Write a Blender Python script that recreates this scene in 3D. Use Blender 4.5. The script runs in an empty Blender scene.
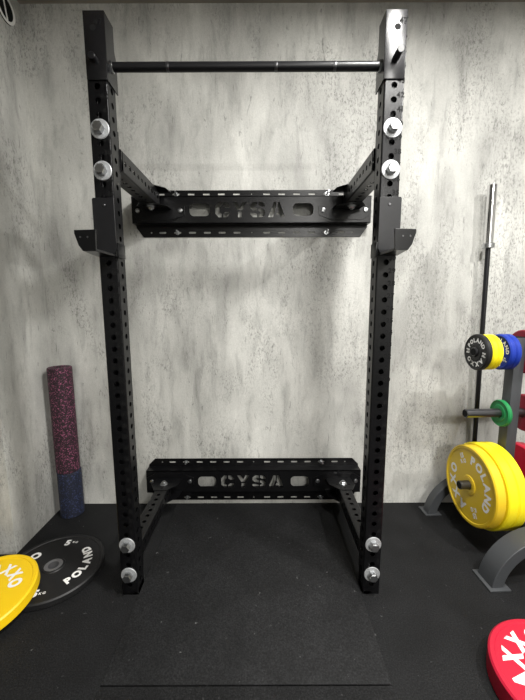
import bpy, bmesh, math, random
from mathutils import Vector, Matrix, Euler
random.seed(4)
S = bpy.context.scene
C = S.collection
PI = math.pi
R = math.radians

# ------------------------------------------------------------------ camera
cd = bpy.data.cameras.new('camera')
cam = bpy.data.objects.new('camera', cd)
C.objects.link(cam)
cd.sensor_fit = 'HORIZONTAL'
cd.sensor_width = 36
cd.lens = 341.814 / 525 * 36
cd.clip_start = 0.02
cam.location = (0.0595, -1.4166, 1.3515)
_pt, _yw, _rl = 0.14154, -0.00006, -0.00354
_f = Vector((math.sin(_yw) * math.cos(_pt), math.cos(_yw) * math.cos(_pt), -math.sin(_pt)))
_r = Vector((math.cos(_yw), -math.sin(_yw), 0))
_u = _r.cross(_f)
_r2 = math.cos(_rl) * _r + math.sin(_rl) * _u
_u2 = -math.sin(_rl) * _r + math.cos(_rl) * _u
cam.rotation_euler = Matrix((_r2, _u2, -_f)).transposed().to_euler()
S.camera = cam

# ------------------------------------------------------------------ light and exposure
S.view_settings.view_transform = 'Standard'
S.view_settings.look = 'None'
S.view_settings.gamma = 1
S.view_settings.use_curve_mapping = False
S.view_settings.exposure = 0.0
W = bpy.data.worlds.new('world')
S.world = W
W.use_nodes = True
W.node_tree.nodes['Background'].inputs[0].default_value = (0.9, 0.95, 1.0, 1)
W.node_tree.nodes['Background'].inputs[1].default_value = 0.05


def area(name, loc, sx, sy, power, col=(1, 0.985, 0.95), aim=None):
    l = bpy.data.lights.new(name, 'AREA')
    l.shape = 'RECTANGLE'
    l.size = sx
    l.size_y = sy
    l.energy = power
    l.color = col
    o = bpy.data.objects.new(name, l)
    C.objects.link(o)
    o.location = loc
    if aim:
        o.rotation_euler = (Vector(aim) - Vector(loc)).to_track_quat('-Z', 'Y').to_euler()
    return o


CEIL = 2.986
WY = 0.727
area('ceiling_lamp_over_rack', (0.74, -0.6, CEIL - 0.03), 0.2, 0.14, 54)
area('ceiling_lamp_middle', (0.95, -1.1, CEIL - 0.03), 0.5, 0.7, 48)
area('ceiling_lamp_side', (1.95, -1.0, CEIL - 0.03), 0.12, 0.12, 62)
area('ceiling_lamp_rear', (1.2, -4.4, CEIL - 0.03), 1.0, 0.5, 240)

# ------------------------------------------------------------------ materials


def mat(name, col, rough=0.5, metal=0.0, spec=0.5, noise=0.0, nscale=20, bump=0.0, bscale=200, coat=0.0):
    m = bpy.data.materials.new(name)
    m.use_nodes = True
    nt = m.node_tree
    b = nt.nodes['Principled BSDF']
    b.inputs['Base Color'].default_value = (*col, 1)
    b.inputs['Roughness'].default_value = rough
    b.inputs['Metallic'].default_value = metal
    b.inputs['Specular IOR Level'].default_value = spec
    b.inputs['Coat Weight'].default_value = coat
    tc = nt.nodes.new('ShaderNodeTexCoord')
    if noise:
        n = nt.nodes.new('ShaderNodeTexNoise')
        n.inputs['Scale'].default_value = nscale
        n.inputs['Detail'].default_value = 5
        nt.links.new(tc.outputs['Object'], n.inputs['Vector'])
        r = nt.nodes.new('ShaderNodeMapRange')
        r.inputs['From Min'].default_value = 0.3
        r.inputs['From Max'].default_value = 0.7
        r.inputs['To Min'].default_value = 1 - noise
        r.inputs['To Max'].default_value = 1 + noise
        nt.links.new(n.outputs['Fac'], r.inputs['Value'])
        mx = nt.nodes.new('ShaderNodeMix')
        mx.data_type = 'RGBA'
        mx.blend_type = 'MULTIPLY'
        mx.inputs['Factor'].default_value = 1
        mx.inputs['A'].default_value = (*col, 1)
        nt.links.new(r.outputs['Result'], mx.inputs['B'])
        nt.links.new(mx.outputs['Result'], b.inputs['Base Color'])
    if bump:
        n2 = nt.nodes.new('ShaderNodeTexNoise')
        n2.inputs['Scale'].default_value = bscale
        n2.inputs['Detail'].default_value = 3
        nt.links.new(tc.outputs['Object'], n2.inputs['Vector'])
        bp = nt.nodes.new('ShaderNodeBump')
        bp.inputs['Strength'].default_value = bump
        bp.inputs['Distance'].default_value = 0.002
        nt.links.new(n2.outputs['Fac'], bp.inputs['Height'])
        nt.links.new(bp.outputs['Normal'], b.inputs['Normal'])
    return m


def ramp(nt, src, stops):
    r = nt.nodes.new('ShaderNodeValToRGB')
    while len(r.color_ramp.elements) < len(stops):
        r.color_ramp.elements.new(0.5)
    for e, (p, v) in zip(r.color_ramp.elements, stops):
        e.position = p
        e.color = (v, v, v, 1) if not isinstance(v, tuple) else (*v, 1)
    nt.links.new(src, r.inputs['Fac'])
    return r.outputs['Color']


def mul(nt, a, b, mode='MULTIPLY', fac=1.0):
    mx = nt.nodes.new('ShaderNodeMix')
    mx.data_type = 'RGBA'
    mx.blend_type = mode
    mx.inputs['Factor'].default_value = fac
    for k, v in (('A', a), ('B', b)):
        if isinstance(v, tuple):
            mx.inputs[k].default_value = (*v, 1)
        else:
            nt.links.new(v, mx.inputs[k])
    return mx.outputs['Result']


def plaster(name, base):
    m = bpy.data.materials.new(name)
    m.use_nodes = True
    nt = m.node_tree
    b = nt.nodes['Principled BSDF']
    b.inputs['Roughness'].default_value = 0.62
    b.inputs['Specular IOR Level'].default_value = 0.3
    tc = nt.nodes.new('ShaderNodeTexCoord')

    def noise(scale, vec, detail=4, dist=0.0, rough=0.5):
        mp = nt.nodes.new('ShaderNodeMapping')
        mp.inputs['Scale'].default_value = vec
        nt.links.new(tc.outputs['Object'], mp.inputs['Vector'])
        n = nt.nodes.new('ShaderNodeTexNoise')
        n.inputs['Scale'].default_value = scale
        n.inputs['Detail'].default_value = detail
        n.inputs['Roughness'].default_value = rough
        n.inputs['Distortion'].default_value = dist
        nt.links.new(mp.outputs['Vector'], n.inputs['Vector'])
        return n.outputs['Fac']
    big = noise(1.7, (1.2, 1.2, 0.8), 3, 0.4)
    col = mul(nt, base, ramp(nt, big, [(0.3, 0.62), (0.48, 0.86), (0.7, 1.08)]))
    # trowel swipes, long in z
    sw = noise(3.2, (2.0, 2.0, 0.6), 5, 0.35)
    col = mul(nt, col, ramp(nt, sw, [(0.33, 0.78), (0.45, 0.95), (0.58, 0.98), (0.68, 1.14)]))
    mid = noise(11, (1.6, 1.6, 0.35), 7, 0.4, 0.68)
    col = mul(nt, col, ramp(nt, mid, [(0.33, 0.74), (0.48, 0.97), (0.6, 1.0), (0.7, 1.1)]))
    # pits: dark fine marks gathered in patches
    pit = noise(95, (1.0, 1.0, 0.5), 5, 0.8, 0.66)
    pitc = ramp(nt, pit, [(0.38, 0.45), (0.44, 0.75), (0.5, 1.0)])
    patch = noise(2.6, (1.3, 1.3, 0.7), 4, 0.8)
    pm = ramp(nt, patch, [(0.48, 0.05), (0.62, 0.8)])
    mx = nt.nodes.new('ShaderNodeMix')
    mx.data_type = 'RGBA'
    mx.blend_type = 'MIX'
    nt.links.new(pm, mx.inputs['Factor'])
    mx.inputs['A'].default_value = (1, 1, 1, 1)
    nt.links.new(pitc, mx.inputs['B'])
    col = mul(nt, col, mx.outputs['Result'])
    # scratches
    scr = noise(34, (1.0, 1.0, 0.22), 5, 2.2, 0.65)
    col = mul(nt, col, ramp(nt, scr, [(0.32, 0.6), (0.38, 1.0)]))
    col = mul(nt, col, ramp(nt, noise(160, (1, 1, 1), 2), [(0.3, 0.93), (0.7, 1.05)]))
    nt.links.new(col, b.inputs['Base Color'])
    bp = nt.nodes.new('ShaderNodeBump')
    bp.inputs['Strength'].default_value = 0.35
    bp.inputs['Distance'].default_value = 0.004
    nt.links.new(pit, bp.inputs['Height'])
    nt.links.new(bp.outputs['Normal'], b.inputs['Normal'])
    return m


def rubber_floor(name, base):
    m = bpy.data.materials.new(name)
    m.use_nodes = True
    nt = m.node_tree
    b = nt.nodes['Principled BSDF']
    b.inputs['Roughness'].default_value = 0.7
    b.inputs['Specular IOR Level'].default_value = 0.2
    tc = nt.nodes.new('ShaderNodeTexCoord')

    def noise(scale, detail=4):
        n = nt.nodes.new('ShaderNodeTexNoise')
        n.inputs['Scale'].default_value = scale
        n.inputs['Detail'].default_value = detail
        nt.links.new(tc.outputs['Object'], n.inputs['Vector'])
        return n.outputs['Fac']
    col = mul(nt, base, ramp(nt, noise(5), [(0.3, 0.75), (0.7, 1.3)]))
    fine = noise(190, 4)
    col = mul(nt, col, ramp(nt, fine, [(0.35, 0.45), (0.55, 1.1), (0.7, 1.8)]))
    dust = ramp(nt, noise(38, 6), [(0.70, 0.0), (0.78, 0.12)])
    col = mul(nt, col, dust, 'ADD')
    nt.links.new(col, b.inputs['Base Color'])
    bp = nt.nodes.new('ShaderNodeBump')
    bp.inputs['Strength'].default_value = 0.5
    bp.inputs['Distance'].default_value = 0.0015
    nt.links.new(fine, bp.inputs['Height'])
    nt.links.new(bp.outputs['Normal'], b.inputs['Normal'])
    return m


def speckled(name, base, fleck):
    m = bpy.data.materials.new(name)
    m.use_nodes = True
    nt = m.node_tree
    b = nt.nodes['Principled BSDF']
    b.inputs['Roughness'].default_value = 0.7
    tc = nt.nodes.new('ShaderNodeTexCoord')
    n = nt.nodes.new('ShaderNodeTexNoise')
    n.inputs['Scale'].default_value = 120
    n.inputs['Detail'].default_value = 3
    n.inputs['Distortion'].default_value = 1.0
    nt.links.new(tc.outputs['Object'], n.inputs['Vector'])
    nt.links.new(ramp(nt, n.outputs['Fac'], [(0.56, base), (0.61, fleck)]), b.inputs['Base Color'])
    return m


M = dict(
    wall=plaster('plaster', (0.56, 0.557, 0.525)),
    floor=rubber_floor('rubber_flooring', (0.0085, 0.0087, 0.0092)),
    mat=rubber_floor('rubber_mat', (0.0105, 0.0107, 0.0112)),
    ceiling=mat('ceiling_paint', (0.30, 0.27, 0.23), 0.8, noise=0.1, nscale=3),
    black=mat('black_powder_coat', (0.0035, 0.0035, 0.004), 0.29, spec=0.32, bump=0.06, bscale=900),
    bracket=mat('glossy_black_steel', (0.006, 0.006, 0.007), 0.24, spec=0.6, bump=0.04, bscale=900),
    plate_black=mat('black_steel_plate', (0.008, 0.008, 0.009), 0.38, spec=0.35, noise=0.2, nscale=14, bump=0.08, bscale=500),
    matte=mat('matte_black', (0.006, 0.006, 0.006), 0.85, spec=0.2),
    bar=mat('black_bar', (0.008, 0.008, 0.009), 0.34, spec=0.35),
    zinc=mat('zinc_steel', (0.5, 0.51, 0.52), 0.3, metal=1.0, noise=0.1, nscale=60),
    washer=mat('bright_washer_steel', (0.4, 0.41, 0.42), 0.5, metal=0.45, noise=0.1, nscale=60),
    chrome=mat('chrome', (0.8, 0.8, 0.8), 0.14, metal=1.0),
    dchrome=mat('dark_steel', (0.12, 0.12, 0.125), 0.3, metal=0.9),
    steel=mat('dull_steel', (0.3, 0.3, 0.31), 0.4, metal=0.8),
    gold=mat('gold_rubber', (0.68, 0.47, 0.02), 0.4, spec=0.45),
    tree=mat('charcoal_paint', (0.045, 0.048, 0.052), 0.45, spec=0.5, bump=0.05, bscale=600),
    rubber=mat('black_rubber', (0.009, 0.009, 0.0095), 0.5, spec=0.4, noise=0.15, nscale=30),
    yellow=mat('yellow_rubber', (0.86, 0.56, 0.006), 0.45, spec=0.4),
    lemon=mat('lemon_rubber', (0.86, 0.72, 0.012), 0.45, spec=0.4),
    blue=mat('blue_rubber', (0.008, 0.03, 0.28), 0.45, spec=0.4),
    green=mat('green_rubber', (0.012, 0.19, 0.055), 0.5, spec=0.4),
    red=mat('red_rubber', (0.44, 0.007, 0.03), 0.5, spec=0.4),
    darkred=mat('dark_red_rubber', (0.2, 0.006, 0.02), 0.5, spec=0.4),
    white=mat('white_print', (0.85, 0.85, 0.83), 0.6),
    purple=speckled('purple_speckled_foam', (0.012, 0.003, 0.007), (0.26, 0.07, 0.14)),
    navy=speckled('navy_speckled_foam', (0.004, 0.006, 0.017), (0.03, 0.045, 0.12)),
)

# ------------------------------------------------------------------ mesh tools


class MB:
    def __init__(s):
        s.v = []
        s.f = []

    def add(s, vs, fs, mx=None):
        o = len(s.v)
        s.v += [tuple(mx @ Vector(v)) if mx else tuple(v) for v in vs]
        s.f += [tuple(i + o for i in f) for f in fs]
        return s

    def box(s, x0, x1, y0, y1, z0, z1, mx=None, bev=0.0):
        if bev:
            bm = bmesh.new()
            bmesh.ops.create_cube(bm, size=1, matrix=Matrix.Translation(((x0 + x1) / 2, (y0 + y1) / 2, (z0 + z1) / 2)) @ Matrix.Diagonal((x1 - x0, y1 - y0, z1 - z0, 1)))
            bmesh.ops.bevel(bm, geom=bm.edges[:], offset=bev, segments=2, profile=0.5, affect='EDGES')
            bm.verts.ensure_lookup_table()
            r = s.add([v.co[:] for v in bm.verts], [[v.index for v in f.verts] for f in bm.faces], mx)
            bm.free()
            return r
        vs = [(x, y, z) for x in (x0, x1) for y in (y0, y1) for z in (z0, z1)]
        return s.add(vs, [(0, 1, 3, 2), (4, 6, 7, 5), (0, 4, 5, 1), (2, 3, 7, 6), (0, 2, 6, 4), (1, 5, 7, 3)], mx)

    def lathe(s, prof, n=48, mx=None, closed=False):
        """prof: (r, z) pairs round local z; closed = ring profile"""
        vs = []
        fs = []
        k = len(prof)
        for i in range(n):
            a = 2 * PI * i / n
            vs += [(r * math.cos(a), r * math.sin(a), z) for r, z in prof]
        for i in range(n):
            j = (i + 1) % n
            for q in range(k if closed else k - 1):
                p = (q + 1) % k
                fs.append((i * k + q, j * k + q, j * k + p, i * k + p))
        if not closed:
            if prof[0][0] > 0:
                fs.append(tuple(i * k for i in reversed(range(n))))
            if prof[-1][0] > 0:
                fs.append(tuple(i * k + k - 1 for i in range(n)))
        return s.add(vs, fs, mx)

    def cyl(s, a, b, r, n=24, r2=None, bev=0.0):
        a, b = Vector(a), Vector(b)
        L = (b - a).length
        mx = Matrix.Translation(a) @ (b - a).to_track_quat('Z', 'Y').to_matrix().to_4x4()
        r2 = r if r2 is None else r2
        if bev:
            prof = [(r - bev, 0), (r, bev), (r2, L - bev), (r2 - bev, L)]
        else:
            prof = [(r, 0), (r2, L)]
        return s.lathe(prof, n, mx)

    def prism(s, poly, z0, z1, mx=None):
        n = len(poly)
        vs = [(x, y, z0) for x, y in poly] + [(x, y, z1) for x, y in poly]
        fs = [tuple(reversed(range(n))), tuple(range(n, 2 * n))] + [(i, (i + 1) % n, n + (i + 1) % n, n + i) for i in range(n)]
        return s.add(vs, fs, mx)

    def build(s, name, m, parent=None, smooth=35, bevel=0.0):
        me = bpy.data.meshes.new(name)
        me.from_pydata(s.v, [], s.f)
        bm = bmesh.new()
        bm.from_mesh(me)
        bmesh.ops.remove_doubles(bm, verts=bm.verts, dist=1e-6)
        bmesh.ops.recalc_face_normals(bm, faces=bm.faces)
        bm.to_mesh(me)
        bm.free()
        me.materials.append(m)
        o = bpy.data.objects.new(name, me)
        C.objects.link(o)
        if parent:
            o.parent = parent
        if smooth:
            for p in me.polygons:
                p.use_smooth = True
            me.set_sharp_from_angle(angle=R(smooth))
        if bevel:
            b = o.modifiers.new('bevel', 'BEVEL')
            b.width = bevel
            b.segments = 2
            b.limit_method = 'ANGLE'
            b.angle_limit = R(40)
        return o


def tag(o, label=None, cat=None, group=None, kind=None):
    if label:
        o['label'] = label
    if cat:
        o['category'] = cat
    if group:
        o['group'] = group
    if kind:
        o['kind'] = kind
    return o


def empty(name, loc, rot=(0, 0, 0)):
    o = bpy.data.objects.new(name, None)
    C.objects.link(o)
    o.empty_display_size = 0.1
    o.location = loc
    o.rotation_euler = rot
    return o


def structure(name, mb, m):
    return tag(mb.build(name, m, smooth=0), kind='structure')


def curve_mesh(polys, depth):
    """filled 2D outlines (inner ones are holes) with thickness -> verts, faces, centred on z=0"""
    cu = bpy.data.curves.new('outline', 'CURVE')
    cu.dimensions = '2D'
    cu.fill_mode = 'BOTH'
    cu.extrude = depth / 2
    for poly in polys:
        sp = cu.splines.new('POLY')
        sp.points.add(len(poly) - 1)
        for p, (x, y) in zip(sp.points, poly):
            p.co = (x, y, 0, 1)
        sp.use_cyclic_u = True
    o = bpy.data.objects.new('outline', cu)
    C.objects.link(o)
    me = o.evaluated_get(bpy.context.evaluated_depsgraph_get()).to_mesh()
    vs = [v.co[:] for v in me.vertices]
    fs = [tuple(p.vertices) for p in me.polygons]
    bpy.data.objects.remove(o)
    bpy.data.curves.remove(cu)
    return vs, fs


_chars = {}


def glyph(ch, bold=0.0):
    k = (ch, bold)
    if k not in _chars:
        cu = bpy.data.curves.new('glyph', 'FONT')
        cu.body = ch
        cu.size = 1.0
        cu.offset = bold
        cu.extrude = 0.0
        cu.resolution_u = 3
        o = bpy.data.objects.new('glyph', cu)
        C.objects.link(o)
        me = o.evaluated_get(bpy.context.evaluated_depsgraph_get()).to_mesh()
        vs = [v.co[:2] for v in me.vertices]
        fs = [tuple(p.vertices) for p in me.polygons]
        x0 = min(v[0] for v in vs)
        x1 = max(v[0] for v in vs)
        vs = [(x - x0, y) for x, y in vs]
        _chars[k] = (vs, fs, x1 - x0)
        bpy.data.objects.remove(o)
        bpy.data.curves.remove(cu)
    return _chars[k]


def text(mb, s, size, mx, bold=0.02, gap=0.1, wide=1.0):
    """flat lettering centred on the origin of mx, in its xy plane"""
    gs = [glyph(c, bold) for c in s]
    tot = sum(g[2] for g in gs) + gap * (len(s) - 1)
    x = -tot / 2
    for vs, fs, w in gs:
        mb.add([((vx + x) * size * wide, (vy - 0.35) * size, 0) for vx, vy in vs], fs, mx)
        x += w + gap


def arc_text(mb, s, size, rad, mid, z, outward=True, bold=0.045, gap=0.16, wide=1.0):
    gs = [glyph(c, bold) for c in s]
    tot = (sum(g[2] for g in gs) + gap * (len(s) - 1)) * size * wide
    d = -tot / 2
    for vs, fs, w in gs:
        d += w * size * wide / 2
        a = mid - d / rad if outward else mid + d / rad
        rot = a - PI / 2 if outward else a + PI / 2
        mx = Matrix.Translation((rad * math.cos(a), rad * math.sin(a), z)) @ Matrix.Rotation(rot, 4, 'Z')
        mb.add([((vx - w / 2) * size * wide, (vy - 0.35) * size, 0) for vx, vy in vs], fs, mx)
        d += w * size * wide / 2 + gap * size * wide


def hexhead(mb, p, d, r, h, n=6):
    p = Vector(p)
    d = Vector(d).normalized()
    mx = Matrix.Translation(p) @ d.to_track_quat('Z', 'Y').to_matrix().to_4x4()
    mb.lathe([(r, 0), (r, h * 0.8), (r * 0.86, h)], n, mx)


# ------------------------------------------------------------------ the room
structure('floor', MB().box(-3.0, 3.6, -5.0, WY + 0.1, -0.1, 0), M['floor'])
structure('wall_back', MB().box(-1.40, 3.6, WY, WY + 0.15, 0, 3.2), M['wall'])
structure('wall_left', MB().box(-3.0, -1.278, 0.26, WY + 0.15, 0, 3.2), M['wall'])
structure('wall_right', MB().box(3.6, 3.75, -5.0, WY + 0.15, 0, 3.2), M['wall'])
structure('wall_far_left', MB().box(-3.15, -3.0, -5.0, WY + 0.15, 0, 3.2), M['wall'])
structure('wall_front', MB().box(-3.15, 3.75, -5.15, -5.0, 0, 3.2), M['wall'])
structure('ceiling', MB().box(-3.15, 3.75, -5.15, WY + 0.15, CEIL, 3.2), M['ceiling'])

# the rubber mats laid between and in front of the uprights
o = MB().box(-0.519, 0.512, -0.385, WY - 0.02, 0, 0.008, bev=0.0015).build('rubber_mat', M['mat'])
tag(o, 'black rubber mat lying between the two rack uprights and reaching back to the wall', 'mat')
o = MB().box(-0.519, 0.519, -1.45, -0.389, 0, 0.0065, bev=0.0015).build('rubber_mat', M['mat'])
tag(o, 'black rubber mat at the bottom edge of the photo in front of the rack', 'mat')

# ------------------------------------------------------------------ the rack


def perf_strip(mb, w, p, n, lead, tail, rh, th, mx, skip=()):
    """strip of width w along local +y with n holes at pitch p; local z is the outward normal"""
    seg = 16
    if lead > 0:
        mb.add([(-w / 2, 0, 0), (w / 2, 0, 0), (w / 2, lead - p / 2, 0), (-w / 2, lead - p / 2, 0)], [(0, 1, 2, 3)], mx)
    for i in range(n):
        cy = lead + i * p
        hw, hp = w / 2, p / 2
        bd = []
        ci = []
        for k in range(seg):
            a = 2 * PI * (k + 0.5) / seg
            c_, s_ = math.cos(a), math.sin(a)
            ci.append((rh * c_, cy + rh * s_))
        cor = [(hw, -hp), (hw, -hp / 2), (hw, 0), (hw, hp / 2), (hw, hp), (hw / 2, hp), (0, hp), (-hw / 2, hp), (-hw, hp), (-hw, hp / 2), (-hw, 0), (-hw, -hp / 2), (-hw, -hp), (-hw / 2, -hp), (0, -hp), (hw / 2, -hp)]
        bd = [(x, cy + y) for x, y in cor]
        if i in skip:
            mb.add([(x, y, 0) for x, y in bd], [tuple(range(seg))], mx)
            continue
        # circle vertex k lies just past angle 22.5*k; border index b sits at about -45+22.5*b
        ci2 = [(rh * math.cos(a), cy + rh * math.sin(a)) for a in [R(-45 + 22.5 * b) for b in range(seg)]]
        vs = [(x, y, 0) for x, y in bd] + [(x, y, 0) for x, y in ci2] + [(x, y, -th) for x, y in ci2]
        fs = []
        for b in range(seg):
            c = (b + 1) % seg
            fs.append((b, c, seg + c, seg + b))
            fs.append((seg + b, seg + c, 2 * seg + c, 2 * seg + b))
        mb.add(vs, fs, mx)
    y0 = lead + (n - 1) * p + p / 2
    if tail > p / 2:
        mb.add([(-w / 2, y0, 0), (w / 2, y0, 0), (w / 2, y0 - p / 2 + tail, 0), (-w / 2, y0 - p / 2 + tail, 0)], [(0, 1, 2, 3)], mx)


def perf_tube(mb, a, axis, up, w, n, lead, tail, p=0.05, rh=0.0115, th=0.003, sides=(0, 1, 2, 3), cr=0.0055):
    """square tube starting at a, running along axis, holes on its four faces"""
    a, axis, up = Vector(a), Vector(axis), Vector(up)
    L = lead + (n - 1) * p + tail
    side = axis.cross(up)
    h = w / 2
    norms = [up, side, -up, -side]
    for k, nr in enumerate(norms):
        lat = axis.cross(nr)
        mx = Matrix((lat, axis, nr)).transposed().to_4x4()
        mx.translation = a + nr * h
        if k in sides:
            perf_strip(mb, w - 2 * cr, p, n, lead, tail, rh, th, mx)
        else:
            perf_strip(mb, w - 2 * cr, L, 1, L / 2, L / 2, rh, th, mx, skip=(0,))
    # rounded corners
    for k in range(4):
        n0, n1 = norms[k], norms[(k + 1) % 4]
        cc = (n0 + n1) * (h - cr)
        pts = [cc + (n0 * math.cos(t) + n1 * math.sin(t)) * cr for t in (0, PI / 6, PI / 3, PI / 2)]
        vs = [a + q for q in pts] + [a + q + axis * L for q in pts]
        mb.add(vs, [(i, i + 1, i + 5, i + 4) for i in range(3)])
    # end caps
    for t in (0.0005, L - 0.0005):
        c = a + axis * t
        q = h - 0.001
        mb.add([c + up * q + side * q, c - up * q + side * q, c - up * q - side * q, c + up * q - side * q], [(0, 1, 2, 3)])


def hz(n):
    return 0.053 + (n - 1) * 0.0501


rack = empty('squat_rack', (0, 0, 0))
tag(rack, 'tall black wall-mounted steel squat rack with two numbered uprights and a pull-up bar', 'rack')
UX = 0.5605
UW = 0.077
UCY = UW / 2


ZBAR = hz(45) - 0.013


def bolt(p, d, parent, rw=0.0365):
    p = Vector(p)
    d = Vector(d).normalized()
    mb = MB()
    mx = Matrix.Translation(p) @ d.to_track_quat('Z', 'Y').to_matrix().to_4x4()
    mb.lathe([(rw, 0), (rw, 0.002), (rw - 0.002, 0.004), (0.0001, 0.005)], 32, mx)
    w_ = mb.build('bolt', M['washer'], parent)
    mb = MB()
    hexhead(mb, p + d * 0.004, d, 0.021, 0.026)
    mb.build('bolt_head', M['zinc'], parent)
    return w_


for s in (-1, 1):
    mb = MB()
    perf_tube(mb, (s * UX, UCY, 0.0), (0, 0, 1), (0, -1, 0), UW, 47, 0.053, 0.0458, p=0.0501)
    up = mb.build('upright', M['black'], rack, smooth=30)
    up['label'] = 'left perforated upright' if s < 0 else 'right perforated upright'
    # printed hole numbers
    mx0 = Matrix.Rotation(PI / 2, 4, 'X')
    for n in range(1, 48):
        z = hz(n) + 0.017
        mb = MB()
        text(mb, str(n), 0.027, Matrix.Translation((s * UX + 0.0245, -0.0006, z)) @ mx0, bold=0.035, gap=0.08)
        mb.build('hole_number', M['matte'], up, smooth=0)
    # foot plate
    MB().box(s * UX - 0.036, s * UX + 0.036, 0.003, 0.074, 0.0, 0.006).build('foot_cap', M['matte'], up)
    # U bracket that carries the pull-up bar, round the head of the upright
    mb = MB()
    zb = 2.176
    t = 0.005
    xi = s * (UX - UW / 2)
    outer = UW / 2 - 0.004
    mb.box(min(xi - s * t, s * (UX + outer)), max(xi - s * t, s * (UX + outer)), -t - 0.0008, -0.0008, zb, 2.406, bev=0.001)
    poly = [(-0.004, zb), (UW + 0.012, zb - 0.004), (UW + 0.012, 2.29), (UW - 0.004, 2.32), (UW - 0.004, 2.406), (-0.004, 2.406)]
    mxp = Matrix(((0, 0, 1, 0), (1, 0, 0, 0), (0, 1, 0, 0), (0, 0, 0, 1)))
    mb.prism(poly, min(xi - s * t, xi - s * 0.0006), max(xi - s * t, xi - s * 0.0006), mxp)
    br = mb.build('bar_bracket', M['bracket'], rack)
    # dark hole 47 showing in the bracket, locking pin in hole 45
    MB().cyl((s * UX, -t - 0.0012, hz(47) - 0.008), (s * UX, -t - 0.0002, hz(47) - 0.008), 0.0115).build('hole', M['matte'], br)
    MB().cyl((s * UX - 0.002, -t, ZBAR), (s * UX - 0.002, -t - (0.052 if s > 0 else 0.025), ZBAR), 0.0125, bev=0.001).build('locking_pin', M['bar'], br)
    mb = MB()
    text(mb, '47', 0.029, Matrix.Translation((s * UX + 0.021, -t - 0.0014, hz(47) + 0.012)) @ mx0, bold=0.035, gap=0.08)
    mb.build('hole_number', M['matte'], br, smooth=0)
    mb = MB()
    hexhead(mb, (xi - s * (t), UCY, ZBAR), (-s, 0, 0), 0.021, 0.008)
    mb.build('bar_nut', M['zinc'], br)
    # big bolts
    for n in (40, 37, 5, 2):
        bolt((s * UX, -0.0002, hz(n)), (0, -1, 0), up)

# pull-up bar
xi = UX - UW / 2 - 0.005
mb = MB()
mb.cyl((-xi, UCY, ZBAR), (xi, UCY, ZBAR), 0.0168, 28)
pb = mb.build('pull_up_bar', M['bar'], rack)
for x in (-0.30, 0.115, 0.34):
    mb = MB()
    mb.lathe([(0.0169, -0.006), (0.0176, -0.003), (0.0176, 0.003), (0.0169, 0.006)], 24, Matrix.Translation((x, UCY, ZBAR)) @ Matrix.Rotation(PI / 2, 4, 'Y'))
    mb.build('grip_ring', M['dchrome'], pb)


def rrect(cx, cy, w, h, r, n=5):
    out = []
    for (sx, sy, a0) in ((1, 1, 0), (-1, 1, 90), (-1, -1, 180), (1, -1, 270)):
        for i in range(n + 1):
            a = R(a0 + 90 * i / n)
            out.append((cx + sx * (w / 2 - r) + r * math.cos(a), cy + sy * (h / 2 - r) + r * math.sin(a)))
    return out


def circ(cx, cy, r, n=14):
    return [(cx + r * math.cos(2 * PI * i / n), cy + r * math.sin(2 * PI * i / n)) for i in range(n)]


def letter_polys():
    P = []

    def put(cx, w, polys):
        h = 0.084
        for q in polys:
            P.append([(cx + (x - 0.5) * w, (y - 0.5) * h) for x, y in q])
    t = 0.30
    # C, cut by a bridge
    put(-0.168, 0.082, [[(0.44, 0), (0.44, 0.24), (0.34, 0.3), (0.3, 0.38), (0.3, 0.62), (0.34, 0.7), (0.44, 0.76), (0.44, 1), (0.24, 1), (0.0, 0.76), (0.0, 0.24), (0.24, 0)],
                        [(0.56, 0), (0.8, 0), (1.0, 0.24), (1.0, 0.36), (0.7, 0.36), (0.56, 0.24)],
                        [(0.56, 1), (0.8, 1), (1.0, 0.76), (1.0, 0.64), (0.7, 0.64), (0.56, 0.76)]])
    put(-0.067, 0.078, [[(0, 1), (0.3, 1), (0.5, 0.68), (0.7, 1), (1, 1), (0.66, 0.46), (0.34, 0.46)], [(0.36, 0.38), (0.64, 0.38), (0.64, 0), (0.36, 0)]])
    put(0.036, 0.084, [[(0.46, 1), (0.2, 1), (0.0, 0.82), (0.0, 0.6), (0.16, 0.44), (0.46, 0.4), (0.46, 0.6), (0.3, 0.66), (0.3, 0.74), (0.46, 0.78)],
                       [(0.57, 1), (0.82, 1), (1, 0.84), (1, 0.7), (0.72, 0.7), (0.57, 0.78)],
                       [(0.57, 0), (0.8, 0), (1.0, 0.18), (1.0, 0.42), (0.84, 0.56), (0.57, 0.6), (0.57, 0.4), (0.7, 0.36), (0.7, 0.26), (0.57, 0.22)],
                       [(0.46, 0), (0.2, 0), (0, 0.16), (0, 0.3), (0.28, 0.3), (0.46, 0.22)]])
    put(0.146, 0.098, [[(0, 0), (0.28, 0), (0.47, 0.62), (0.47, 1), (0.34, 1)], [(0.56, 1), (0.68, 1), (1, 0), (0.72, 0), (0.68, 0.16), (0.46, 0.16), (0.52, 0.36), (0.62, 0.36), (0.56, 0.56)]])
    return P


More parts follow.
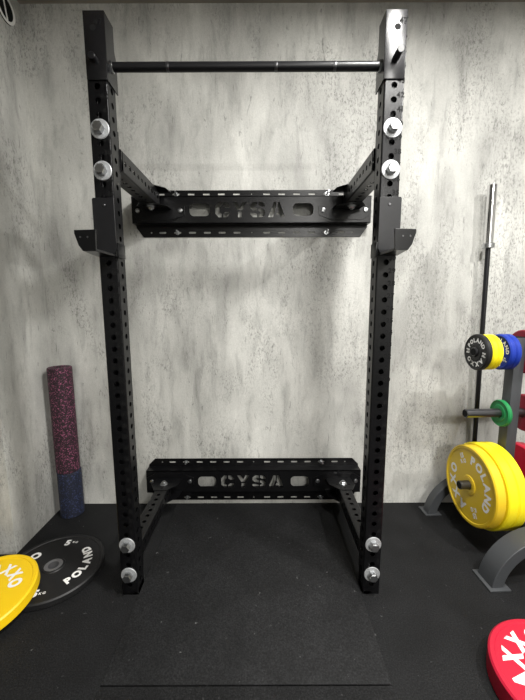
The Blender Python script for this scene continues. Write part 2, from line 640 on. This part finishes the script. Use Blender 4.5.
def beam(zc, label, fls):
    """wall beam: hat section with slotted flanges and the cut-out letters"""
    FY = 0.657
    t = 0.004
    hh = 0.075
    fl = 0.052
    XL = 0.693
    b = MB()
    mxz = Matrix(((1, 0, 0, 0), (0, 0, 1, 0), (0, 1, 0, 0), (0, 0, 0, 1)))   # x,y -> x,z ; depth -> y
    outer = [(-XL, -hh), (XL, -hh), (XL, hh), (-XL, hh)]
    holes = [rrect(-0.30, 0, 0.118, 0.07, 0.026), rrect(0.30, 0, 0.118, 0.07, 0.026)] + letter_polys()
    vs, fs = curve_mesh([outer] + holes, t)
    b.add(vs, fs, Matrix.Translation((-0.002, FY + t / 2, zc)) @ mxz)
    # webs
    for sg in (-1, 1):
        fl, sl = fls[sg]
        za, zb = sorted((zc + sg * hh, zc + sg * (hh - t)))
        b.box(-XL - 0.002, XL - 0.002, FY, WY - 0.0005, za, zb)
        c = 0.04
        if sg > 0:
            fo = [(-XL, hh - t), (XL, hh - t), (XL, hh + 0.012), (XL - c, hh + fl), (-XL + c, hh + fl), (-XL, hh + 0.012)]
        else:
            fo = [(-XL, -hh + t), (-XL, -hh - 0.012), (-XL + c, -hh - fl), (XL - c, -hh - fl), (XL, -hh - 0.012), (XL, -hh + t)]
        ho = [circ(0, sg * (hh + sl), 0.004, 8)]
        for k in range(1, 8):
            for q in (-1, 1):
                if k < 7:
                    ho.append(rrect(q * k * 0.0895, sg * (hh + sl), 0.042, 0.011, 0.005, 3))
                else:
                    ho.append(circ(q * 0.605, sg * (hh + sl), 0.005, 8))
        vs, fs = curve_mesh([fo] + ho, t)
        b.add(vs, fs, Matrix.Translation((-0.002, WY - t / 2 - 0.0005, zc)) @ mxz)
    bo = b.build('wall_beam', M['black'], rack, smooth=30)
    bo['label'] = label
    for sg in (-1, 1):
        for q in (-1, 1):
            mb = MB()
            x = -0.002 + q * 0.4475
            z = zc + sg * (hh + fls[sg][1])
            mb.lathe([(0.013, 0), (0.013, 0.002)], 16, Matrix.Translation((x, WY - 0.0045, z)) @ Matrix.Rotation(PI / 2, 4, 'X'))
            hexhead(mb, (x, WY - 0.0065, z), (0, -1, 0), 0.009, 0.008)
            mb.cyl((x, WY - 0.007, z), (x + 0.004, WY - 0.045, z + 0.006), 0.0045, 10)
            mb.build('anchor_bolt', M['zinc'], bo)
    return bo


bl = beam(0.195, 'lower wall beam with the cut-out letters CYSA', {1: (0.052, 0.028), -1: (0.092, 0.074)})
bu = beam(1.877, 'upper wall beam with the cut-out letters CYSA', {1: (0.052, 0.03), -1: (0.066, 0.04)})


def arm(s, z, beam_z, low):
    """perforated arm from the back of an upright to the hinge bracket on the wall beam"""
    FY = 0.657
    mb = MB()
    y0 = UW + 0.006
    y1 = 0.605
    za = z if low else z - 0.006
    perf_tube(mb, (s * UX, y0, za), (0, 1, 0), (0, 0, 1), (0.076 if low else 0.088), 10, 0.04, y1 - y0 - 0.04 - 0.45, rh=0.011)
    # end plate against the upright
    mb.box(s * UX - 0.0375, s * UX + 0.0375, UW + 0.0005, UW + 0.006, z - 0.1, z + 0.1)
    ao = mb.build('support_arm', M['black'], rack, smooth=30)
    # rear nuts of the big bolts
    for dz in (-0.075, 0.075):
        mb = MB()
        hexhead(mb, (s * UX, UW + 0.006, z + dz), (0, 1, 0), 0.018, 0.014)
        mb.build('nut', M['zinc'], ao)
    hq = 0.0385 if low else 0.0445
    # hinge bracket: back plate on the beam, two horizontal plates, vertical pivot bolt
    mb = MB()
    t = 0.005
    bz0, bz1 = beam_z - 0.07, beam_z + 0.07
    inn = -s
    xs = lambda d: s * UX + inn * d
    back = [(xs(-0.128), beam_z - 0.03), (xs(-0.128), beam_z + 0.03), (xs(-0.08), beam_z + 0.058), (xs(0.10), beam_z + 0.058), (xs(0.172), beam_z + 0.03), (xs(0.172), beam_z - 0.02), (xs(0.13), beam_z - 0.03), (xs(0.08), beam_z - 0.068), (xs(-0.06), beam_z - 0.068)]
    if not low:
        back = [(x, 2 * beam_z - zz) for x, zz in back]
    mxz = Matrix(((1, 0, 0, 0), (0, 0, 1, 0), (0, 1, 0, 0), (0, 0, 0, 1)))
    mb.prism(back, FY - t, FY - 0.0004, mxz)
    ear = [(xs(-0.062), FY - 0.003), (xs(-0.076), 0.58), (xs(-0.042), 0.515), (xs(0.032), 0.515), (xs(0.088), 0.575), (xs(0.098), FY - 0.003)]
    for dz in (-hq - 0.003, hq):
        mb.prism(ear, za + dz, za + dz + 0.003)
    hb = mb.build('hinge_bracket', M['black'], rack, smooth=30)
    for d in (-0.098, 0.148):
        mb = MB()
        mb.lathe([(0.0135, 0), (0.0135, 0.002), (0.011, 0.007), (0.0001, 0.009)], 16, Matrix.Translation((xs(d), FY - t, beam_z + (0.005 if low else -0.005))) @ Matrix.Rotation(PI / 2, 4, 'X'))
        mb.build('bracket_bolt', M['zinc'], hb)
    for sg in (-1, 1):
        mb = MB()
        zz = za + sg * (hq + 0.0032)
        mb.lathe([(0.024, 0), (0.024, 0.002)], 20, Matrix.Translation((s * UX, 0.585, zz)) @ Matrix.Rotation(0 if sg > 0 else PI, 4, 'X'))
        hexhead(mb, (s * UX, 0.585, zz + sg * 0.002), (0, 0, sg), 0.017, 0.012)
        mb.cyl((s * UX, 0.585, zz + sg * 0.01), (s * UX, 0.585, zz + sg * 0.02), 0.009, 12)
        mb.build('pivot_bolt', M['zinc'], hb)
    for sg in (-1, 1):
        for dx, dy in ((-0.035, 0.575), (0.04, 0.575), (0, 0.54)):
            MB().cyl((xs(dx), dy, za + sg * (hq + 0.0028)), (xs(dx), dy, za + sg * (hq + 0.0036)), 0.0075, 12).build('bracket_hole', M['matte'], hb)


for s in (-1, 1):
    arm(s, 0.178, 0.195, True)
    arm(s, 1.932, 1.877, False)


# ------------------------------------------------------------------ J-cups
def jcup(s, label):
    root = empty('j_cup', (s * UX, 0, 1.572))
    tag(root, label, 'j cup', 'j-cups on the uprights')
    mxp = Matrix(((1, 0, 0, 0), (0, 0, -1, 0), (0, 1, 0, 0), (0, 0, 0, 1)))   # x,y -> x,z, depth -> -y

    def o(pts):   # positive x = towards the outside of the rack
        return [(x * s, z) for x, z in pts]
    mb = MB()
    mb.prism(o([(-0.039, -0.012), (-0.03, -0.03), (0.047, -0.03), (0.047, 0.178), (0.043, 0.183), (-0.039, 0.183)]), 0.001, 0.008, mxp)
    mb.build('back_plate', M['plate_black'], root, bevel=0.001)
    mb = MB()
    mb.prism([(-0.036 * s, -0.0085), (0.04 * s, -0.0085), (0.016 * s, -0.158), (-0.03 * s, -0.158)], -0.042, -0.033)
    mb.build('shelf', M['black'], root, bevel=0.0008)
    mb = MB()
    mb.prism(o([(-0.034, 0.032), (0.042, 0.030), (0.042, 0.018), (0.030, -0.022), (0.016, -0.042), (-0.03, -0.042)]), 0.158, 0.167, mxp)
    lip = mb.build('lip', M['black'], root, bevel=0.001)
    for dx in (-0.004, 0.022):
        mb = MB()
        mb.lathe([(0.0035, 0), (0.003, 0.0012)], 12, Matrix.Translation((dx * s, -0.167, 0.006)) @ Matrix.Rotation(PI / 2, 4, 'X'))
        mb.build('rivet', M['dchrome'], lip)
    # side cheek reaching round the inner face of the upright
    mb = MB()
    xa, xb = sorted((-s * (UW / 2 + 0.001), -s * (UW / 2 + 0.008)))
    mb.box(xa, xb, -0.008, 0.06, -0.045, 0.012, bev=0.001)
    mb.build('side_cheek', M['black'], root)
    mb = MB()
    mb.lathe([(0.0055, 0), (0.0055, 0.001), (0.004, 0.0025)], 14, Matrix.Translation((0, -0.008, 0.155)) @ Matrix.Rotation(PI / 2, 4, 'X'))
    mb.build('plate_rivet', M['dchrome'], root)


jcup(-1, 'black steel J-cup hooked on the left upright of the rack')
jcup(1, 'black steel J-cup hooked on the right upright of the rack')


# ------------------------------------------------------------------ weight plates
def plate(name, label, col, r, th, loc, rot, texts=None, group=None, hub='rubber', hr=0.0255, cat='weight plate', lug=0.045, small=False, rev=False, facer=None):
    """disc lying on local z=0 with its lettered face at z=th"""
    root = empty(name, loc)
    root.rotation_euler = rot
    tag(root, label, cat, group)
    c = min(0.006, th * 0.2)
    d = min(0.004, th * 0.12)
    fr = facer or r * 0.9
    half = [(r - c, 0), (r, c), (r, th - c), (r - c, th), (fr + 0.003, th), (fr, th - d), (lug + 0.012, th - d), (lug + 0.008, th), (hr + 0.008, th), (hr + 0.0075, 0)]
    mb = MB()
    mb.lathe([(hr + 0.0075, 0.0)] + half[:-1] + [(hr + 0.0075, th)], 96, closed=True)
    mb.build('disc', M[col], root)
    mb = MB()
    mb.lathe([(hr, 0.0), (hr + 0.0074, 0.0), (hr + 0.0074, th + 0.0005), (hr, th + 0.0005)], 40, closed=True)
    if not small:
        mb.lathe([(hr + 0.0074, th + 0.0002), (lug, th + 0.0002), (lug, th + 0.0012), (hr + 0.0074, th + 0.0012)], 40, closed=True)
    mb.build('hub', M[hub], root)
    if texts:
        for kw in texts:
            mb = MB()
            kw = dict(kw)
            kw['z'] = th - d + 0.0006
            arc_text(mb, **kw)
            mb.build('lettering', M['white'], root, smooth=0)
    return root


def rack_text(up, r, num, k=1.0):
    """all words run clockwise with their tops outward; up = direction of the top word"""
    return [dict(s='POLAND', size=0.062 * k, rad=r * 0.68, mid=up, bold=0.055, gap=0.16),
            dict(s='AXXO', size=0.068 * k, rad=r * 0.68, mid=up + PI, bold=0.055, gap=0.18),
            dict(s=num, size=0.036 * k, rad=r * 0.74, mid=up - PI / 2 - 0.1, bold=0.05, gap=0.12),
            dict(s='KG', size=0.03 * k, rad=r * 0.6, mid=up - PI / 2 - 0.1, bold=0.05, gap=0.12),
            dict(s=num, size=0.036 * k, rad=r * 0.74, mid=up + PI / 2, bold=0.05, gap=0.12),
            dict(s='KG', size=0.03 * k, rad=r * 0.6, mid=up + PI / 2, bold=0.05, gap=0.12)]


# black plate flat on the floor, left
t5 = [dict(s='AXXO', size=0.06, rad=0.15, mid=R(190), bold=0.06, gap=0.14),
      dict(s='POLAND', size=0.053, rad=0.155, mid=R(6), outward=False, bold=0.06, gap=0.12),
      dict(s='5', size=0.054, rad=0.168, mid=R(97), bold=0.06), dict(s='KG', size=0.018, rad=0.172, mid=R(84), bold=0.03),
      dict(s='5', size=0.054, rad=0.168, mid=R(-85), outward=False, bold=0.06), dict(s='KG', size=0.018, rad=0.172, mid=R(-74), outward=False, bold=0.03)]
plate('bumper_plate', 'black 5 kg bumper plate lying flat on the floor by the left wall', 'rubber', 0.236, 0.034, (-1.002, 0.143, 0), (0, 0, 0), t5, hub='steel', lug=0.042)
# yellow plate leaning over it
d = Vector((-0.187, -0.217, 0)).normalized()
q = Matrix.Rotation(0.12, 4, Vector((0, 0, 1)).cross(d))
yt = [dict(s='AXXO', size=0.07, rad=0.137, mid=R(61), bold=0.06, gap=0.14, wide=0.8),
      dict(s='POLAND', size=0.06, rad=0.142, mid=R(252), outward=False, bold=0.05, gap=0.12)]
plate('bumper_plate', 'yellow bumper plate resting on top of the black floor plate at left edge', 'yellow', 0.225, 0.05, (-1.19, -0.077, 0.0285), q.to_euler(), yt, hub='steel', lug=0.04)
# red plate at the lower right corner
rt = [dict(s='AXXO', size=0.078, rad=0.154, mid=R(134), bold=0.075, gap=0.24, wide=0.85),
      dict(s='POLAND', size=0.07, rad=0.16, mid=R(-43), bold=0.05, gap=0.1)]
plate('bumper_plate', 'red bumper plate lying on the floor in the lower right corner', 'red', 0.23, 0.08, (1.092, -0.43, 0), (0, 0, 0), rt, hub='dchrome', lug=0.045)

# ------------------------------------------------------------------ plate tree
TA = R(3)
tree = empty('weight_plate_tree', (1.398, 0.37, 0), (0, 0, TA))
tag(tree, 'charcoal steel weight plate tree with arched feet standing near the back wall', 'plate rack')
TM = Matrix.Translation((1.398, 0.37, 0)) @ Matrix.Rotation(TA, 4, 'Z')
mb = MB()
mb.box(-0.028, 0.028, -0.031, 0.031, 0.235, 1.160, bev=0.003)
po = mb.build('post', M['tree'], tree)
MB().box(-0.0255, 0.0255, -0.0285, 0.0285, 1.1595, 1.163, bev=0.001).build('post_cap', M['matte'], po)
mb = MB()
mb.box(-0.03, 0.03, -0.26, 0.23, 0.185, 0.24, bev=0.003)
mb.build('base_beam', M['tree'], tree)
for yc, pa, pb in ((-0.285, 0.067, 0.067), (0.263, 0.04, 0.055)):
    mb = MB()
    ro, ri, hw = 0.28, 0.225, (0.05 if yc < 0 else 0.029)
    n = 28
    vs = []
    for i in range(n + 1):
        a = R(5.4) + (PI - R(10.8)) * i / n
        for rr in (ro, ri):
            for y in (yc - hw, yc + hw):
                vs.append((-rr * math.cos(a), y, -0.028 + rr * math.sin(a) if i not in (0, n) else 0.006))
    fs = []
    for i in range(n):
        k = i * 4
        fs += [(k, k + 4, k + 5, k + 1), (k + 2, k + 3, k + 7, k + 6), (k, k + 2, k + 6, k + 4), (k + 1, k + 5, k + 7, k + 3)]
    fs += [(0, 1, 3, 2), (n * 4, n * 4 + 2, n * 4 + 3, n * 4 + 1)]
    mb.add(vs, fs)
    ar = mb.build('arched_foot', M['tree'], tree, bevel=0.0025)
    for sg in (-1, 1):
        mb = MB()
        xa, xb = sorted((sg * 0.297, sg * 0.195))
        mb.box(xa, xb, yc - pa, yc + pb, 0, 0.0075, bev=0.002)
        mb.build('foot_pad', M['tree'], ar)
PZ = (1.085, 0.75, 0.338)
for z in PZ:
    for sg in (-1, 1):
        mb = MB()
        pe = 0.232 if z > 1 else 0.25
        mb.cyl((sg * 0.0285, 0, z), (sg * pe, 0, z), 0.0235, 28, bev=0.002)
        pg = mb.build('peg', M['dchrome'], tree)
        MB().cyl((sg * (pe + 0.0001), 0, z), (sg * (pe + 0.002), 0, z), 0.019, 24).build('peg_cap', M['matte'], pg)


def on_peg(name, label, col, r, th, xface, z, sg=-1, texts=None, small=True, group=None, spin=0.0, **kw):
    """plate hung on a peg, its lettered face outward at local x = xface"""
    loc = TM @ Vector((xface - sg * th, 0, z - 0.0018))
    ex = Matrix(((0, 0, sg), (sg * -1.0, 0, 0), (0, 1, 0)))   # columns: local x, y, z axes
    ex = Matrix((Vector((0, -1 if sg < 0 else 1, 0)), Vector((0, 0, 1)), Vector((sg, 0, 0)))).transposed()
    m = TM.to_3x3() @ ex @ Matrix.Rotation(spin, 3, 'Z')
    return plate(name, label, col, r, th, loc, m.to_euler(), texts, group, small=small, **kw)


G1 = 'small plates on the top left peg'
k = 0.093 / 0.225
on_peg('change_plate', 'small black plate with white lettering, outermost on the top peg', 'rubber', 0.095, 0.03, -0.2225, PZ[0], group=G1,
       texts=rack_text(R(90), 0.093, '0,5', k * 1.15), lug=0.034, hub='rubber')
for i, (col, nm) in enumerate((('lemon', 'bright yellow small plate directly behind the small black plate'), ('lemon', 'second bright yellow small plate, nearer the blue ones'))):
    on_peg('change_plate', nm, col, 0.0925, 0.028, -0.1905 + i * 0.0285, PZ[0], group=G1, lug=0.034, hub=col)
for i, (col, nm) in enumerate((('blue', 'small blue plate nearest the yellow plates on the top peg'), ('blue', 'small blue plate against the post of the plate tree'))):
    on_peg('change_plate', nm, col, 0.094, 0.03, -0.1 + i * 0.0305, PZ[0], group=G1, lug=0.034, hub=col, facer=0.08,
           texts=rack_text(R(60), 0.094, '2', k * 1.1) if i == 0 else None)
on_peg('change_plate', 'single green plate on the middle peg of the plate tree', 'green', 0.072, 0.025, -0.062, PZ[1], lug=0.034, hub='green')
G2 = 'large yellow bumper plates on the low peg'
for i, nm in enumerate(('yellow 15 kg bumper plate with white lettering, outermost on the low peg', 'large yellow bumper plate, middle one of three on the low peg',
                        'large yellow bumper plate closest to the tree post on the low peg')):
    on_peg('bumper_plate', nm, ('gold', 'lemon', 'lemon')[i], (0.217, 0.23, 0.23)[i], 0.0525, -0.196 + i * 0.053, PZ[2], group=G2, small=False, lug=0.042, hub='gold' if i == 0 else 'lemon',
           texts=rack_text(R(90 - 60), 0.215, '15') if i == 0 else None, facer=(0.196, 0.2, 0.2)[i])
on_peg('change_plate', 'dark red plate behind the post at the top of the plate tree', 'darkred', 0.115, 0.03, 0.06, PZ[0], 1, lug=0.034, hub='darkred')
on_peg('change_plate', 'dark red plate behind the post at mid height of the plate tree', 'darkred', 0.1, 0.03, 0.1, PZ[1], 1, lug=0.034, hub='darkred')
on_peg('bumper_plate', 'large red bumper plate on the far side of the tree at the bottom', 'red', 0.225, 0.06, 0.14, PZ[2], 1, small=False, lug=0.042, hub='red')

# ------------------------------------------------------------------ barbell
bx, by = 1.4395, 0.693
bar = empty('barbell', (bx, by, 0))
bar.rotation_euler = (R(1.2), R(-1.76), 0)
tag(bar, 'steel barbell with chrome sleeve standing upright against the wall behind the plate tree', 'barbell')
L = 2.008
sl = 0.325
MB().cyl((0, 0, sl - 0.01), (0, 0, L - sl + 0.01), 0.0135, 24).build('shaft', M['bar'], bar)
for sg in (0, 1):
    za, zb = (0.0, sl) if sg == 0 else (L - sl, L)
    mb = MB()
    mb.cyl((0, 0, za), (0, 0, zb), 0.0245, 32, bev=0.002)
    so = mb.build('sleeve', M['chrome'], bar)
    mb = MB()
    ca, cb = (zb - 0.002, zb + 0.026) if sg == 0 else (za - 0.026, za + 0.002)
    mb.cyl((0, 0, ca), (0, 0, cb), 0.0325, 32, bev=0.002)
    mb.build('sleeve_collar', M['zinc'], so)

# ------------------------------------------------------------------ foam rollers in the corner
RX, RY = -1.178, 0.63


def roller(label, z0, h, r, m, dx):
    mb = MB()
    mb.lathe([(0.024, 0), (r - 0.004, 0), (r, 0.004), (r, h - 0.004), (r - 0.004, h), (0.024, h)], 48, closed=True)
    o = mb.build('foam_roller', M[m])
    o.location = (RX + dx, RY, z0)
    tag(o, label, 'foam roller')


roller('short navy speckled foam roller standing on the floor in the left corner', 0, 0.295, 0.069, 'navy', 0.004)
roller('long purple speckled foam roller stacked on top of the navy one in the corner', 0.2955, 0.664, 0.0675, 'purple', 0)

# ------------------------------------------------------------------ wall sign, upper left
sign = empty('wall_sign', (-1.278, 0.598, 2.868))
tag(sign, 'round black wall sign with a white ring high on the left wall', 'sign')
mxs = Matrix(((0, 0, 1, 0), (1, 0, 0, 0), (0, 1, 0, 0), (0, 0, 0, 1)))
outl = circ(0, 0, 0.067, 48)
MB().prism(outl, 0.0005, 0.006, mxs).build('panel', M['matte'], sign)
vs, fs = curve_mesh([outl, circ(0, 0, 0.053, 48)], 0.002)
MB().add(vs, fs, Matrix.Translation((0.0072, 0, 0)) @ mxs).build('ring', M['white'], sign, smooth=0)
MB().add(*curve_mesh([[(0.0, -0.053), (0.009, -0.052), (-0.012, 0.052), (-0.021, 0.049)]], 0.002), Matrix.Translation((0.0072, 0, 0)) @ mxs).build('stroke', M['white'], sign, smooth=0)
